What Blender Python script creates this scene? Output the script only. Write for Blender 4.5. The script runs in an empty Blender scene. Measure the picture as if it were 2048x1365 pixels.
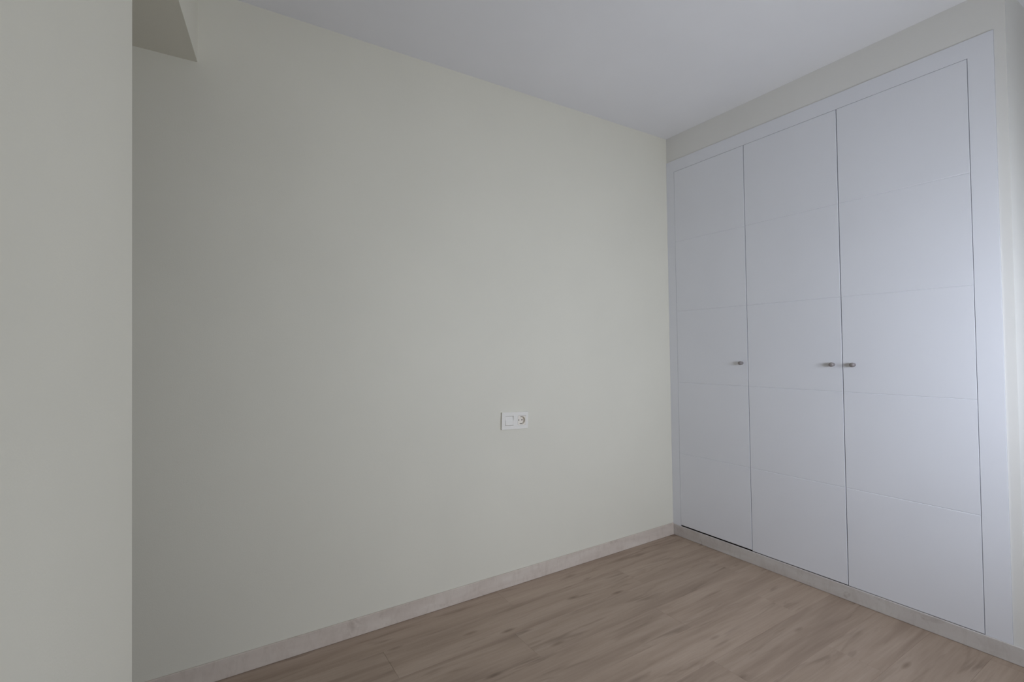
import bpy, bmesh, math, random
from mathutils import Matrix, Vector

random.seed(7)
scene = bpy.context.scene
COL = scene.collection

# ------------------------------------------------------------------ camera
cam_data = bpy.data.cameras.new('camera')
cam_data.sensor_width = 36.0
cam_data.lens = 975.94 / 2048 * 36.0
cam_data.clip_start = 0.02
cam = bpy.data.objects.new('camera', cam_data)
COL.objects.link(cam)
FW = Vector((0.53617498, 0.84390484, 0.01846657))
RT = Vector((0.84410461, -0.53599466, -0.01404061))
UP = Vector((0.00195096, -0.02311594, 0.99973089))
m = Matrix((RT, UP, -FW)).transposed().to_4x4()
m.translation = Vector((-2.4232, -2.0017, 1.13))
cam.matrix_world = m
scene.camera = cam

# ------------------------------------------------------------------ light and exposure
WIN_X0, WIN_X1, WIN_Z0, WIN_Z1 = -1.40, -0.44, 0.97, 1.42     # daylight gap below the added light-blocking slats
WALL_Y = -2.36                                                # inner face of the window wall
world = bpy.data.worlds.new('overcast_sky')
world.use_nodes = True
bgn = world.node_tree.nodes['Background']
bgn.inputs['Color'].default_value = (0.62, 0.74, 1.0, 1)
bgn.inputs['Strength'].default_value = 1.0
scene.world = world

ld = bpy.data.lights.new('window_daylight', 'AREA')
ld.shape = 'RECTANGLE'
ld.size = WIN_X1 - WIN_X0
ld.size_y = WIN_Z1 - WIN_Z0
ld.energy = 31.0
ld.color = (0.82, 0.895, 1.05)
lo = bpy.data.objects.new('window_daylight', ld)
lo.location = ((WIN_X0 + WIN_X1) / 2, WALL_Y - 0.185, (WIN_Z0 + WIN_Z1) / 2)
lo.rotation_euler = (math.radians(90), 0, 0)                  # emits towards +y, into the room
COL.objects.link(lo)

scene.view_settings.view_transform = 'Standard'
scene.view_settings.look = 'None'
scene.view_settings.gamma = 1.0
scene.view_settings.use_curve_mapping = False
scene.view_settings.exposure = 0.0


# ------------------------------------------------------------------ materials
def new_mat(name):
    mt = bpy.data.materials.new(name)
    mt.use_nodes = True
    nt = mt.node_tree
    return mt, nt, nt.nodes['Principled BSDF']


def ramp(nt, fac, stops):
    r = nt.nodes.new('ShaderNodeValToRGB')
    e = r.color_ramp.elements
    e[0].position, e[0].color = stops[0][0], (*stops[0][1], 1)
    e[1].position, e[1].color = stops[-1][0], (*stops[-1][1], 1)
    for p, c in stops[1:-1]:
        k = e.new(p)
        k.color = (*c, 1)
    nt.links.new(fac, r.inputs['Fac'])
    return r.outputs['Color']


def noise(nt, vec, scale, detail=3.0, rough=0.5, dist=0.0):
    n = nt.nodes.new('ShaderNodeTexNoise')
    n.inputs['Scale'].default_value = scale
    n.inputs['Detail'].default_value = detail
    n.inputs['Roughness'].default_value = rough
    n.inputs['Distortion'].default_value = dist
    nt.links.new(vec, n.inputs['Vector'])
    return n.outputs['Fac']


def mapping(nt, vec, scale=(1, 1, 1)):
    mp = nt.nodes.new('ShaderNodeMapping')
    mp.inputs['Scale'].default_value = scale
    nt.links.new(vec, mp.inputs['Vector'])
    return mp.outputs['Vector']


def mixc(nt, kind, fac, a, b):
    x = nt.nodes.new('ShaderNodeMix')
    x.data_type = 'RGBA'
    x.blend_type = kind
    if isinstance(fac, float):
        x.inputs[0].default_value = fac
    else:
        nt.links.new(fac, x.inputs[0])
    for s, v in ((x.inputs[6], a), (x.inputs[7], b)):
        if isinstance(v, tuple):
            s.default_value = (*v, 1)
        else:
            nt.links.new(v, s)
    return x.outputs[2]


def paint(name, col, rough, bump=0.0, spec=0.3):
    mt, nt, b = new_mat(name)
    tc = nt.nodes.new('ShaderNodeTexCoord')
    n = noise(nt, tc.outputs['Object'], 2.2, 3)
    c2 = tuple(x * 0.975 for x in col)
    nt.links.new(ramp(nt, n, [(0.35, c2), (0.65, col)]), b.inputs['Base Color'])
    b.inputs['Roughness'].default_value = rough
    b.inputs['Specular IOR Level'].default_value = spec
    if bump:
        bp = nt.nodes.new('ShaderNodeBump')
        bp.inputs['Strength'].default_value = bump
        bp.inputs['Distance'].default_value = 0.0015
        nt.links.new(noise(nt, tc.outputs['Object'], 260, 2), bp.inputs['Height'])
        nt.links.new(bp.outputs['Normal'], b.inputs['Normal'])
    return mt


def plain(name, col, rough, metal=0.0, spec=0.5):
    mt, nt, b = new_mat(name)
    b.inputs['Base Color'].default_value = (*col, 1)
    b.inputs['Roughness'].default_value = rough
    b.inputs['Metallic'].default_value = metal
    b.inputs['Specular IOR Level'].default_value = spec
    return mt


M_WALL = paint('wall_paint', (0.75, 0.72, 0.615), 0.7, 0.12)
M_WALL2 = paint('wall_paint_lit', (0.785, 0.77, 0.73), 0.7, 0.12)  # same paint as the long wall, brighter light put into its colour
M_CEIL = paint('ceiling_paint', (0.85, 0.84, 0.845), 0.8, 0.08)
M_DOOR = paint('white_lacquer', (0.80, 0.805, 0.838), 0.42, 0.02, 0.45)
M_INSIDE = plain('carcass_board', (0.40, 0.40, 0.41), 0.7)
M_PLATE = plain('white_plastic', (0.83, 0.80, 0.73), 0.4)
M_WELL = plain('cream_plastic', (0.86, 0.80, 0.70), 0.4)
M_HOLE = plain('dark_hole', (0.015, 0.014, 0.013), 0.8)
M_CLIP = plain('clip_metal', (0.24, 0.22, 0.19), 0.4, 0.8)
M_KNOB = plain('brushed_nickel', (0.29, 0.26, 0.25), 0.5, 0.3)
M_SUB = plain('underlay', (0.10, 0.085, 0.07), 0.9)


def wood_floor():
    mt, nt, b = new_mat('oak_laminate')
    L = nt.links.new
    tc = nt.nodes.new('ShaderNodeTexCoord')
    oi = nt.nodes.new('ShaderNodeObjectInfo')
    mul = nt.nodes.new('ShaderNodeVectorMath')
    mul.operation = 'SCALE'
    mul.inputs[0].default_value = (37.0, 53.0, 19.0)
    L(oi.outputs['Random'], mul.inputs['Scale'])
    add = nt.nodes.new('ShaderNodeVectorMath')
    add.operation = 'ADD'
    L(tc.outputs['Object'], add.inputs[0])
    L(mul.outputs['Vector'], add.inputs[1])
    v = add.outputs['Vector']
    broad = noise(nt, mapping(nt, v, (0.9, 11, 1)), 1.6, 3, 0.55, 0.4)
    fine = noise(nt, mapping(nt, v, (3.0, 60, 1)), 2.2, 5, 0.6, 0.4)
    patch = noise(nt, mapping(nt, v, (2.6, 20, 1)), 1.3, 3, 0.5, 0.7)
    c = ramp(nt, broad, [(0.25, (0.30, 0.221, 0.167)), (0.5, (0.397, 0.301, 0.229)), (0.75, (0.46, 0.357, 0.28))])
    c = mixc(nt, 'MULTIPLY', 0.4, c, ramp(nt, fine, [(0.3, (0.78, 0.76, 0.74)), (0.6, (1, 1, 1))]))
    c = mixc(nt, 'MULTIPLY', 0.8, c, ramp(nt, patch, [(0.26, (0.62, 0.60, 0.59)), (0.42, (1, 1, 1))]))
    # sparse knots, stretched along the grain
    vo = nt.nodes.new('ShaderNodeTexVoronoi')
    vo.inputs['Scale'].default_value = 1.0
    L(mapping(nt, v, (3.0, 10.5, 1)), vo.inputs['Vector'])
    c = mixc(nt, 'MULTIPLY', 0.75, c, ramp(nt, vo.outputs['Distance'], [(0.03, (0.45, 0.41, 0.38)), (0.13, (1, 1, 1))]))
    # each plank a little lighter or darker
    tone = ramp(nt, oi.outputs['Random'], [(0.0, (0.955, 0.955, 0.95)), (1.0, (1.03, 1.03, 1.025))])
    c = mixc(nt, 'MULTIPLY', 1.0, c, tone)
    L(c, b.inputs['Base Color'])
    b.inputs['Roughness'].default_value = 0.55
    b.inputs['Specular IOR Level'].default_value = 0.35
    bp = nt.nodes.new('ShaderNodeBump')
    bp.inputs['Strength'].default_value = 0.06
    bp.inputs['Distance'].default_value = 0.001
    L(fine, bp.inputs['Height'])
    L(bp.outputs['Normal'], b.inputs['Normal'])
    return mt


def skirting(name, tint):
    mt, nt, b = new_mat(name)
    tc = nt.nodes.new('ShaderNodeTexCoord')
    t = lambda c: tuple(x * k for x, k in zip(c, tint))
    n1 = noise(nt, mapping(nt, tc.outputs['Object'], (2.4, 2.4, 11)), 1.0, 4, 0.6, 0.8)
    n2 = noise(nt, mapping(nt, tc.outputs['Object'], (34, 34, 14)), 1.0, 4, 0.7, 0.6)
    n3 = noise(nt, mapping(nt, tc.outputs['Object'], (8, 8, 9)), 1.0, 4, 0.65, 0.8)
    c = ramp(nt, n1, [(0.3, t((0.535, 0.485, 0.45))), (0.5, t((0.60, 0.555, 0.52))), (0.7, t((0.65, 0.62, 0.585)))])
    c = mixc(nt, 'MULTIPLY', 0.32, c, ramp(nt, n2, [(0.34, (0.78, 0.75, 0.72)), (0.52, (1, 1, 1))]))
    c = mixc(nt, 'MULTIPLY', 0.75, c, ramp(nt, n3, [(0.27, (0.62, 0.57, 0.54)), (0.41, (1, 1, 1))]))
    nt.links.new(c, b.inputs['Base Color'])
    b.inputs['Roughness'].default_value = 0.6
    b.inputs['Specular IOR Level'].default_value = 0.3
    return mt


M_FLOOR = wood_floor()
M_SKIRT = skirting('whitewashed_skirting', (1.06, 1.0, 0.925))
M_SKIRT2 = skirting('whitewashed_plinth', (1.0, 1.0, 1.0))


# ------------------------------------------------------------------ mesh helpers
def add_box(bm, x0, x1, y0, y1, z0, z1):
    vs = [bm.verts.new(p) for p in ((x0, y0, z0), (x1, y0, z0), (x1, y1, z0), (x0, y1, z0),
                                    (x0, y0, z1), (x1, y0, z1), (x1, y1, z1), (x0, y1, z1))]
    for f in ((3, 2, 1, 0), (4, 5, 6, 7), (0, 1, 5, 4), (1, 2, 6, 5), (2, 3, 7, 6), (3, 0, 4, 7)):
        bm.faces.new([vs[i] for i in f])


def add_prism(bm, pts, z0, z1):
    lo_ = [bm.verts.new((x, y, z0)) for x, y in pts]
    hi_ = [bm.verts.new((x, y, z1)) for x, y in pts]
    n = len(pts)
    bm.faces.new(list(reversed(lo_)))
    bm.faces.new(hi_)
    for i in range(n):
        bm.faces.new([lo_[i], lo_[(i + 1) % n], hi_[(i + 1) % n], hi_[i]])


def add_lathe(bm, prof, seg=24):
    """profile of (radius, distance) turned about the local -x axis"""
    rings = []
    for r, d in prof:
        if r < 1e-6:
            rings.append([bm.verts.new((-d, 0, 0))])
        else:
            rings.append([bm.verts.new((-d, r * math.cos(2 * math.pi * k / seg), r * math.sin(2 * math.pi * k / seg)))
                          for k in range(seg)])
    for a, b_ in zip(rings, rings[1:]):
        for k in range(seg):
            k2 = (k + 1) % seg
            if len(a) == 1:
                bm.faces.new([a[0], b_[k], b_[k2]])
            elif len(b_) == 1:
                bm.faces.new([a[k], b_[0], a[k2]])
            else:
                bm.faces.new([a[k], b_[k], b_[k2], a[k2]])


def bevel(bm, w, seg=2):
    bm.normal_update()
    bmesh.ops.bevel(bm, geom=[e for e in bm.edges if e.is_manifold and e.calc_face_angle(0) > 0.5],
                    offset=w, segments=seg, affect='EDGES', profile=0.5)


def obj(name, bm, mat, parent=None, smooth=False, loc=None):
    bmesh.ops.recalc_face_normals(bm, faces=bm.faces[:])
    me = bpy.data.meshes.new(name)
    bm.to_mesh(me)
    bm.free()
    me.materials.append(mat)
    if smooth:
        for p in me.polygons:
            p.use_smooth = True
    o = bpy.data.objects.new(name, me)
    COL.objects.link(o)
    if parent is not None:
        o.parent = parent
    if loc is not None:
        o.location = loc
    return o


def struct(name, bm, mat, label=None):
    o = obj(name, bm, mat)
    o['kind'] = 'structure'
    if label:
        o['label'] = label
    return o


def thing(name, label, cat, loc=(0, 0, 0), rot=(0, 0, 0)):
    o = bpy.data.objects.new(name, None)
    o.empty_display_size = 0.1
    o.location = loc
    o.rotation_euler = rot
    o['label'] = label
    o['category'] = cat
    COL.objects.link(o)
    return o


# ------------------------------------------------------------------ the room
ZC = 2.415                     # ceiling height
SOFFIT = 2.149                 # lowered ceiling of the passage on the left
W_TOP = 2.264                  # top of the wardrobe front
Y_STILE = -1.4713              # right edge of the wardrobe front
Y_END = -1.5033                # corner of the boxed-in wardrobe wall
X_DEEP = 0.62                  # room wall beyond that corner
X_HALL = -3.75                 # end of the passage
TAN = 0.13272                  # the left wall stands 7.6 degrees off square


def left_x(y):
    return -2.4347 + TAN * y


Y_JAMB = -0.790

# long plain wall with the socket
bm = bmesh.new()
hx0, hx1, hz0, hz1 = -1.1285, -1.0855, 0.7655, 0.8085          # back box of the socket, let into the wall
add_box(bm, X_HALL - 0.12, hx0, 0.0, 0.12, -0.02, ZC + 0.1)
add_box(bm, hx1, X_DEEP + 0.12, 0.0, 0.12, -0.02, ZC + 0.1)
add_box(bm, hx0, hx1, 0.0, 0.12, -0.02, hz0)
add_box(bm, hx0, hx1, 0.0, 0.12, hz1, ZC + 0.1)
add_box(bm, hx0, hx1, 0.04, 0.12, hz0, hz1)
struct('wall_back', bm, M_WALL, 'long plain off-white wall carrying the socket plate')

# wall around the wardrobe: band above it, narrow strip and return beside it, deeper wall beyond
bm = bmesh.new()
add_box(bm, -0.006, X_DEEP, Y_STILE - 0.0005, 0.0, W_TOP + 0.0015, ZC)
add_box(bm, -0.006, X_DEEP, Y_END, Y_STILE - 0.0005, 0.0, ZC)
add_box(bm, X_DEEP, X_DEEP + 0.12, WALL_Y - 0.12, 0.0, -0.02, ZC + 0.1)
struct('wall_right', bm, M_WALL2, 'off-white wall boxed around the fitted wardrobe')

# left wall: solid part near the camera, lintel over the passage opening
TH = 0.14
bm = bmesh.new()
add_prism(bm, [(left_x(Y_JAMB), Y_JAMB), (left_x(WALL_Y), WALL_Y), (left_x(WALL_Y) - TH, WALL_Y), (left_x(Y_JAMB) - TH, Y_JAMB)], 0.0, ZC)
add_prism(bm, [(left_x(0), 0.0), (left_x(Y_JAMB), Y_JAMB), (left_x(Y_JAMB) - TH, Y_JAMB), (left_x(0) - TH, 0.0)], SOFFIT, ZC)
# far side and end of the passage
add_box(bm, X_HALL, left_x(Y_JAMB) - TH, Y_JAMB - 0.10, Y_JAMB, 0.0, ZC)
add_box(bm, X_HALL - 0.12, X_HALL, Y_JAMB - 0.10, 0.0, -0.02, ZC)
struct('wall_left', bm, M_WALL, 'near wall on the left with the passage opening behind it')

# ceiling with the lowered soffit over the passage
bm = bmesh.new()
add_box(bm, X_HALL, X_DEEP, WALL_Y, 0.0, ZC, ZC + 0.1)
ceil = struct('ceiling', bm, M_CEIL, 'smooth white ceiling')
bm = bmesh.new()
add_prism(bm, [(left_x(0) - TH, 0.0), (left_x(Y_JAMB) - TH, Y_JAMB), (X_HALL, Y_JAMB), (X_HALL, 0.0)], SOFFIT, SOFFIT + 0.06)
obj('lowered_soffit', bm, M_WALL, ceil)

# window wall behind the camera
bm = bmesh.new()
OX0, OX1, OZ0, OZ1 = WIN_X0 - 0.06, WIN_X1 + 0.06, WIN_Z0 - 0.06, 2.12
xl, xr = left_x(WALL_Y) - TH, X_DEEP
add_box(bm, xl, OX0, WALL_Y - 0.2, WALL_Y, 0.0, ZC)
add_box(bm, OX1, xr, WALL_Y - 0.2, WALL_Y, 0.0, ZC)
add_box(bm, OX0, OX1, WALL_Y - 0.2, WALL_Y, 0.0, OZ0)
add_box(bm, OX0, OX1, WALL_Y - 0.2, WALL_Y, OZ1, ZC)
struct('wall_front', bm, M_WALL, 'window wall behind the viewpoint')

bm = bmesh.new()
for a in ((OX0, WIN_X0, OZ0, OZ1), (WIN_X1, OX1, OZ0, OZ1), (WIN_X0, WIN_X1, OZ0, WIN_Z0), (WIN_X0, WIN_X1, OZ1 - 0.06, OZ1)):
    add_box(bm, a[0], a[1], WALL_Y - 0.18, WALL_Y - 0.12, a[2], a[3])
win = struct('window_1', bm, M_PLATE, 'white window frame with added slats blocking its upper light')
zs = WIN_Z1 - 0.08
while zs < OZ1 - 0.061:                                   # unseen slats added over the upper part to cut upward light
    bm = bmesh.new()
    add_box(bm, WIN_X0, WIN_X1, WALL_Y - 0.05, WALL_Y - 0.04, zs, min(zs + 0.0495, OZ1 - 0.06))
    obj('light_block_slat', bm, M_PLATE, win)
    zs += 0.05

# ------------------------------------------------------------------ floor of separate planks
bm = bmesh.new()
add_box(bm, X_HALL, X_DEEP, WALL_Y, 0.0, -0.05, -0.008)
floor = struct('floor', bm, M_SUB, 'grey-brown oak laminate floor laid in long planks')

PW, PL, GAP = 0.18, 1.215, 0.0003
offsets = [-0.05, -0.635, -0.16, -0.764, -0.297, -0.872, -0.44, -0.72, -0.05, -0.93, -0.33, -0.61, -0.18, -0.82]
plank_cache = {}


def plank_mesh(lx, ly):
    key = (round(lx, 4), round(ly, 4))
    if key not in plank_cache:
        b2 = bmesh.new()
        hx, hy, c = lx / 2, ly / 2, 0.0004
        lo_ = [b2.verts.new(p) for p in ((-hx, -hy, -0.008), (hx, -hy, -0.008), (hx, hy, -0.008), (-hx, hy, -0.008))]
        mi = [b2.verts.new(p) for p in ((-hx, -hy, -c), (hx, -hy, -c), (hx, hy, -c), (-hx, hy, -c))]
        hi_ = [b2.verts.new(p) for p in ((-hx + c, -hy + c, 0), (hx - c, -hy + c, 0), (hx - c, hy - c, 0), (-hx + c, hy - c, 0))]
        b2.faces.new(hi_)
        for i in range(4):
            j = (i + 1) % 4
            b2.faces.new([lo_[i], lo_[j], mi[j], mi[i]])
            b2.faces.new([mi[i], mi[j], hi_[j], hi_[i]])
        me = bpy.data.meshes.new('plank')
        b2.to_mesh(me)
        b2.free()
        me.materials.append(M_FLOOR)
        plank_cache[key] = me
    return plank_cache[key]


y_hi, row = -0.0015, 0
while y_hi > WALL_Y + 0.003:
    y_lo = -0.16 - PW * row if row else -0.16
    y_lo = max(y_lo, WALL_Y + 0.0015)
    off = offsets[row % len(offsets)]
    # rows past the jamb stop at the left wall
    x_min = X_HALL + 0.002 if y_lo > Y_JAMB - 0.01 else (left_x(y_lo) + 0.002 if y_hi < Y_JAMB else left_x(y_lo) + 0.002)
    x_max = X_DEEP - 0.002
    cuts = [x_min]
    xx = off - PL * 5
    while xx < x_max:
        if xx > x_min + 0.05 and xx < x_max - 0.03:
            cuts.append(xx)
        xx += PL
    cuts.append(x_max)
    for a, b_ in zip(cuts, cuts[1:]):
        lx, ly = b_ - a - GAP, y_hi - y_lo - GAP
        o = bpy.data.objects.new('plank', plank_mesh(lx, ly))
        o.parent = floor
        o.location = ((a + b_) / 2, (y_hi + y_lo) / 2, random.uniform(-0.0003, 0.0))
        COL.objects.link(o)
    y_hi = y_lo
    row += 1

# ------------------------------------------------------------------ skirting boards
SK = 0.008


def skirt_profile_box(bm, x0, x1, y0, y1, z1):
    add_box(bm, x0, x1, y0, y1, 0.0003, z1)


bm = bmesh.new()
skirt_profile_box(bm, X_HALL + 0.001, -SK - 0.0062, -SK, 0.0, 0.070)
bevel(bm, 0.0015, 1)
struct('baseboard_back', bm, M_SKIRT, 'whitewashed wood-look skirting along the long wall')

bm = bmesh.new()
add_prism(bm, [(-0.006 - SK, 0.0), (-0.006 - SK, Y_END - SK), (X_DEEP, Y_END - SK), (X_DEEP, Y_END), (-0.006, Y_END), (-0.006, 0.0)], 0.0003, 0.064)
bevel(bm, 0.0015, 1)
struct('baseboard_right', bm, M_SKIRT2, 'whitewashed wood-look skirting under the wardrobe doors')

# ------------------------------------------------------------------ fitted wardrobe
Y0, Y1, Y2, Y3 = -0.0564, -0.5043, -0.9516, -1.3996
Z_BOT, Z_DOOR = 0.0700, 2.1945
X_F = -0.010                                         # plane of the frame and doors
ward = thing('fitted_wardrobe', 'white lacquered fitted wardrobe with three tall grooved doors and round metal knobs', 'wardrobe', (0, 0, 0))

bm = bmesh.new()
zb = 0.0645
add_box(bm, X_F, 0.02, Y0, -0.0005, zb, W_TOP)
add_box(bm, X_F, 0.02, Y_STILE, Y3, zb, W_TOP)
add_box(bm, X_F, 0.02, Y3, Y0, Z_DOOR + 0.0007, W_TOP)
bmesh.ops.remove_doubles(bm, verts=bm.verts[:], dist=1e-6)
obj('frame', bm, M_DOOR, ward)

bm = bmesh.new()
add_box(bm, 0.0205, 0.56, Y_STILE + 0.001, Y_STILE + 0.02, zb, W_TOP)
add_box(bm, 0.0205, 0.56, -0.0205, -0.0005, zb, W_TOP)
add_box(bm, 0.55, 0.56, Y_STILE + 0.02, -0.0205, zb, W_TOP)
add_box(bm, 0.0205, 0.55, Y_STILE + 0.02, -0.0205, zb, zb + 0.002)
add_box(bm, 0.0205, 0.55, Y_STILE + 0.02, -0.0205, W_TOP - 0.02, W_TOP)
obj('carcass', bm, M_INSIDE, ward)

KNOB_PROF = [(0.0082, 0.0), (0.0082, 0.004), (0.0088, 0.008), (0.0096, 0.012), (0.0098, 0.019), (0.0090, 0.0235), (0.0058, 0.026), (0.0, 0.0265)]


def panel_bm(ya, yb, za, zb_):
    """one field between two routed grooves, its front edges chamfered into the groove"""
    b2 = bmesh.new()
    c = 0.0020
    back, mid, fr = X_F + 0.004, X_F + 0.0018, X_F
    ring = lambda x, i, j: [b2.verts.new((x, ya - i, za + j)), b2.verts.new((x, yb + i, za + j)),
                            b2.verts.new((x, yb + i, zb_ - j)), b2.verts.new((x, ya - i, zb_ - j))]
    r0, r1, r2 = ring(back, 0, 0), ring(mid, 0, 0), ring(fr, 0.0008, c)
    b2.faces.new(r0)
    b2.faces.new(r2)
    for p, q in ((r0, r1), (r1, r2)):
        for i in range(4):
            j = (i + 1) % 4
            b2.faces.new([p[i], p[j], q[j], q[i]])
    return b2


doors = [(Y0, Y1, 0.0010, 0.0014, 0.0705), (Y1, Y2, 0.0014, 0.0015, 0.0668), (Y2, Y3, 0.0015, 0.0020, 0.0655)]
knob_y = [-0.4715, -0.9135, -0.9970]
knob_lab = ['dull nickel knob on the first door by the corner', 'dull nickel knob at the right edge of the middle door', 'dull nickel knob at the left edge of the right door']
grooves = [0.4970, 0.9220, 1.3475, 1.7675]
for (ya, yb, ga, gb, zlow), ky, kl in zip(doors, knob_y, knob_lab):
    ya2, yb2 = ya - ga, yb + gb
    bm = bmesh.new()
    add_box(bm, X_F + 0.004, X_F + 0.022, yb2, ya2, zlow, Z_DOOR)
    d = obj('door', bm, M_DOOR, ward)
    zz = [zlow] + grooves + [Z_DOOR]
    for za, zb_ in zip(zz, zz[1:]):
        obj('panel', panel_bm(ya2, yb2, za, zb_), M_DOOR, d)
    bm = bmesh.new()
    add_lathe(bm, KNOB_PROF)
    kn = obj('knob', bm, M_KNOB, d, smooth=True, loc=(X_F, ky, 1.0440))
    kn['label'] = kl

# ------------------------------------------------------------------ switch and socket plate
PX, PZ = -1.1455, 0.7880
sp = thing('wall_socket_plate', 'white double wall plate with a rocker switch and a round socket', 'wall socket', (PX, 0.0, PZ), (0, math.radians(2.3), 0))
HW, HH, TK = 0.0755, 0.0412, 0.0095
SWX, SOX, HS = -0.0325, 0.0385, 0.0226

bm = bmesh.new()
xs = [-HW, SWX - HS, SWX + HS, SOX - HS, SOX + HS, HW]
zs_ = [-HH, -HS, HS, HH]
grid = {(i, j): bm.verts.new((x, -TK, z)) for i, x in enumerate(xs) for j, z in enumerate(zs_)}
for i in range(5):
    for j in range(3):
        if j == 1 and i in (1, 3):
            continue
        bm.faces.new([grid[i, j], grid[i + 1, j], grid[i + 1, j + 1], grid[i, j + 1]])
ext = bmesh.ops.extrude_face_region(bm, geom=bm.faces[:])
bmesh.ops.translate(bm, verts=[v for v in ext['geom'] if isinstance(v, bmesh.types.BMVert)], vec=(0, TK - 0.0002, 0))
pl = obj('cover_frame', bm, M_PLATE, sp)
bv = pl.modifiers.new('bevel', 'BEVEL')
bv.width = 0.0012
bv.segments = 2
bv.limit_method = 'ANGLE'

# rocker: two faces meeting in a crease, the upper half pressed in
bm = bmesh.new()
w = HS - 0.0008
prof = [(-0.0003, HS - 0.0020), (-0.0050, HS - 0.0020), (-0.0100, 0.0010), (-0.0106, -0.0012), (-0.0112, -HS + 0.0030), (-0.0090, -HS + 0.0010), (-0.0003, -HS + 0.0010)]
la = [bm.verts.new((SWX - w, y, z)) for y, z in prof]
lb = [bm.verts.new((SWX + w, y, z)) for y, z in prof]
bm.faces.new(la)
bm.faces.new(list(reversed(lb)))
for i in range(len(prof)):
    j = (i + 1) % len(prof)
    bm.faces.new([la[i], la[j], lb[j], lb[i]])
obj('rocker', bm, M_PLATE, sp)

# socket insert: square face with a round well
bm = bmesh.new()
SEG, R = 32, 0.0198
hs = HS - 0.0005
FY, DY = -0.0092, 0.0045


def sq(a):
    c, s = math.cos(a), math.sin(a)
    k_ = hs / max(abs(c), abs(s))
    return c * k_, s * k_


outb, outf, rim, bot = [], [], [], []
for k in range(SEG):
    a = 2 * math.pi * (k + 0.5) / SEG if False else 2 * math.pi * k / SEG
    x, z = sq(a)
    cx, cz = R * math.cos(a), R * math.sin(a)
    outb.append(bm.verts.new((SOX + x, -0.0003, z)))
    outf.append(bm.verts.new((SOX + x, FY, z)))
    rim.append(bm.verts.new((SOX + cx, FY, cz)))
    bot.append(bm.verts.new((SOX + cx * 0.90, DY, cz * 0.90)))
for k in range(SEG):
    j = (k + 1) % SEG
    bm.faces.new([outb[k], outb[j], outf[j], outf[k]])
    bm.faces.new([outf[k], outf[j], rim[j], rim[k]])
    bm.faces.new([rim[k], rim[j], bot[j], bot[k]])
bm.faces.new(bot)
so = obj('socket_insert', bm, M_WELL, sp)
for sx in (-1, 1):
    bm = bmesh.new()
    bmesh.ops.create_cone(bm, cap_ends=True, segments=14, radius1=0.0032, radius2=0.0032, depth=0.0008,
                          matrix=Matrix.Translation((SOX + sx * 0.0095, DY - 0.0002, 0)) @ Matrix.Rotation(math.pi / 2, 4, 'X'))
    obj('pin_hole', bm, M_HOLE, so)
for sz in (-1, 1):
    bm = bmesh.new()
    n = 5
    for i in range(n):                        # bent earth contact following the wall of the well
        a0, a1 = (math.radians(90 * sz + t) for t in (-13 + 26 * i / n, -13 + 26 * (i + 1) / n))
        p = [(SOX + r * math.cos(a), r * math.sin(a)) for r, a in ((R * 0.985, a0), (R * 0.985, a1), (R * 0.82, a1), (R * 0.82, a0))]
        f0 = [bm.verts.new((x, -0.0062, z)) for x, z in p]
        f1 = [bm.verts.new((x, DY - 0.0004, z * 0.97)) for x, z in p]
        bm.faces.new(f0)
        bm.faces.new(list(reversed(f1)))
        for q in range(4):
            bm.faces.new([f0[q], f0[(q + 1) % 4], f1[(q + 1) % 4], f1[q]])
    bmesh.ops.remove_doubles(bm, verts=bm.verts[:], dist=1e-6)
    obj('earth_clip', bm, M_CLIP, so)
